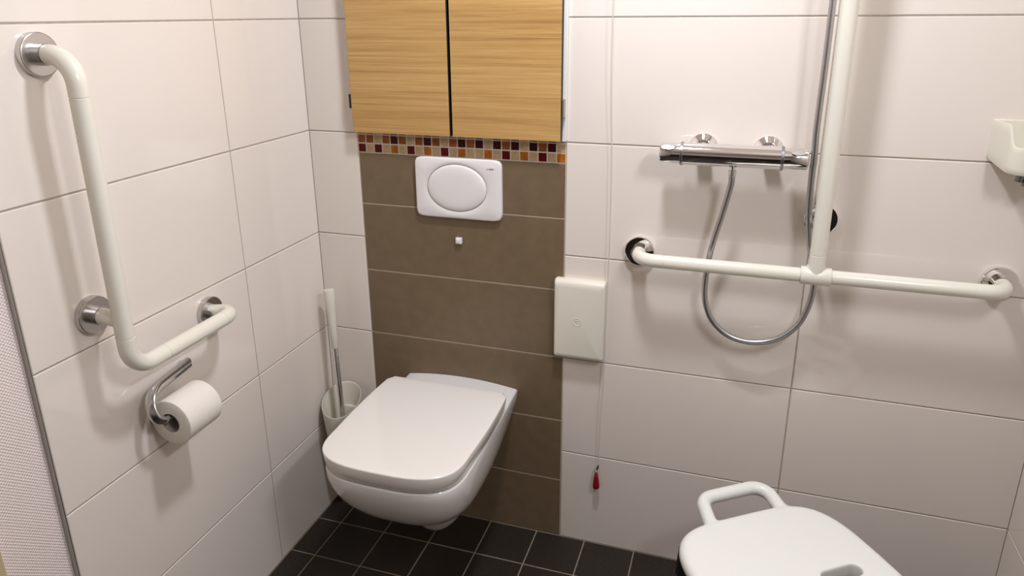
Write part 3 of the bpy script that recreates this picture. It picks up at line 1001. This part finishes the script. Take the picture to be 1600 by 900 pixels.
def region(fc):
    c = V(fc) - base
    v = c.dot(SV)
    return 1 if v < -0.208 else (2 if v > 0.208 else 0)
regs = [region(p_.center) for p_ in full.polygons]
def sub_mesh(name, rg, parent):
    used = {}; vs = []; fs = []; nr = []
    for p_, g in zip(full.polygons, regs):
        if g != rg:
            continue
        f = []
        for vi in p_.vertices:
            if vi not in used:
                used[vi] = len(vs); vs.append(tuple(full.vertices[vi].co - base)); nr.append(allnor[vi])
            f.append(used[vi])
        fs.append(f)
    me = bpy.data.meshes.new(name); me.from_pydata(vs, [], fs); me.update()
    for p_ in me.polygons:
        p_.use_smooth = True
    me.normals_split_custom_set_from_vertices(nr)
    me.materials.append(M['stool'])
    o = bpy.data.objects.new(name, me); COL.objects.link(o); o.parent = parent; BASE[o] = base
    return o
seat_o = sub_mesh('seat', 0, stool)
sub_mesh('handle', 1, stool)
sub_mesh('handle', 2, stool)
for su in (-1, 1):
    for sv in (-1, 1):
        bm = bmesh.new()
        top = sp(su * 0.150, sv * 0.160, SZ - 0.034); foot = sp(su * 0.185, sv * 0.195, 0.022)
        sweep(bm, [top.lerp(foot, 0.12), foot], 0.0125, 24)
        lg = link_mesh('leg', bm, 'alu_leg', stool, smooth=True, angle=40)
        bm = bmesh.new()
        d = (foot - top).normalized()
        sweep(bm, [top, top.lerp(foot, 0.16), top.lerp(foot, 0.165)], [0.021, 0.0165, 0.0150], 24)
        link_mesh('socket', bm, 'black', lg, smooth=True, angle=40)
        bm = bmesh.new()
        lathe(bm, [(0, 0), (0.019, 0.0), (0.021, 0.003), (0.017, 0.016), (0.0145, 0.040), (0.0127, 0.041)], V((foot.x, foot.y, 0.0)) , (-d), 24)
        bmesh.ops.translate(bm, verts=bm.verts, vec=V((0, 0, -min(v.co.z for v in bm.verts) + 0.0002)))
        link_mesh('rubber_foot', bm, 'black', lg, smooth=True, angle=40)

# ------------------------------------------------------------------ lights
def disk(name, loc, size, power, color, rot=(0, 0, 0)):
    l = bpy.data.lights.new(name, 'AREA'); l.shape = 'DISK'; l.size = size; l.energy = power; l.color = color
    o = bpy.data.objects.new(name, l); COL.objects.link(o); o.location = loc; o.rotation_euler = rot
    return o
disk('ceiling_light', (0.94, -0.56, CEIL - 0.04), 0.17, 15.5, (1.0, 1.02, 1.115))
l = bpy.data.lights.new('mirror_light', 'AREA'); l.shape = 'RECTANGLE'; l.size = 0.40; l.size_y = 0.08; l.energy = 10.2; l.color = (1.0, 1.015, 1.08)
o = bpy.data.objects.new('mirror_light', l); COL.objects.link(o); o.location = (1.80, -1.30, 2.08)
d_ = V((-1.0, 0.25, -0.75)).normalized()
z_ = -d_; x_ = V((0, 1, 0)) - z_ * z_.y; x_.normalize(); y_ = z_.cross(x_)
o.rotation_euler = Matrix((x_, y_, z_)).transposed().to_euler()

w = bpy.data.worlds.new('World'); scn.world = w; w.use_nodes = True
w.node_tree.nodes['Background'].inputs['Color'].default_value = (0.5, 0.5, 0.5, 1)
w.node_tree.nodes['Background'].inputs['Strength'].default_value = 0.1

# ------------------------------------------------------------------ camera
yaw, pit, rol, f, py = -0.31354, -0.31561, -0.00715, 1123.47, -62.06
cam = bpy.data.cameras.new('Camera'); co = bpy.data.objects.new('Camera', cam); COL.objects.link(co)
fw = V((math.sin(yaw) * math.cos(pit), math.cos(yaw) * math.cos(pit), math.sin(pit)))
r = V((math.cos(yaw), -math.sin(yaw), 0)); u = r.cross(fw)
r2 = r * math.cos(rol) + u * math.sin(rol); u2 = -r * math.sin(rol) + u * math.cos(rol)
mw = Matrix((r2, u2, -fw)).transposed().to_4x4()
mw.translation = V((1.17065, -1.76026, 1.50735))
co.matrix_world = mw
cam.sensor_width = 36.0; cam.sensor_fit = 'HORIZONTAL'
cam.lens = 36.0 * f / 1600.0
cam.shift_y = py / 1600.0
cam.clip_start = 0.02
scn.camera = co

scn.view_settings.view_transform = 'Standard'
scn.view_settings.look = 'None'
scn.view_settings.exposure = 0.0
scn.view_settings.gamma = 1.0
scn.view_settings.use_curve_mapping = False
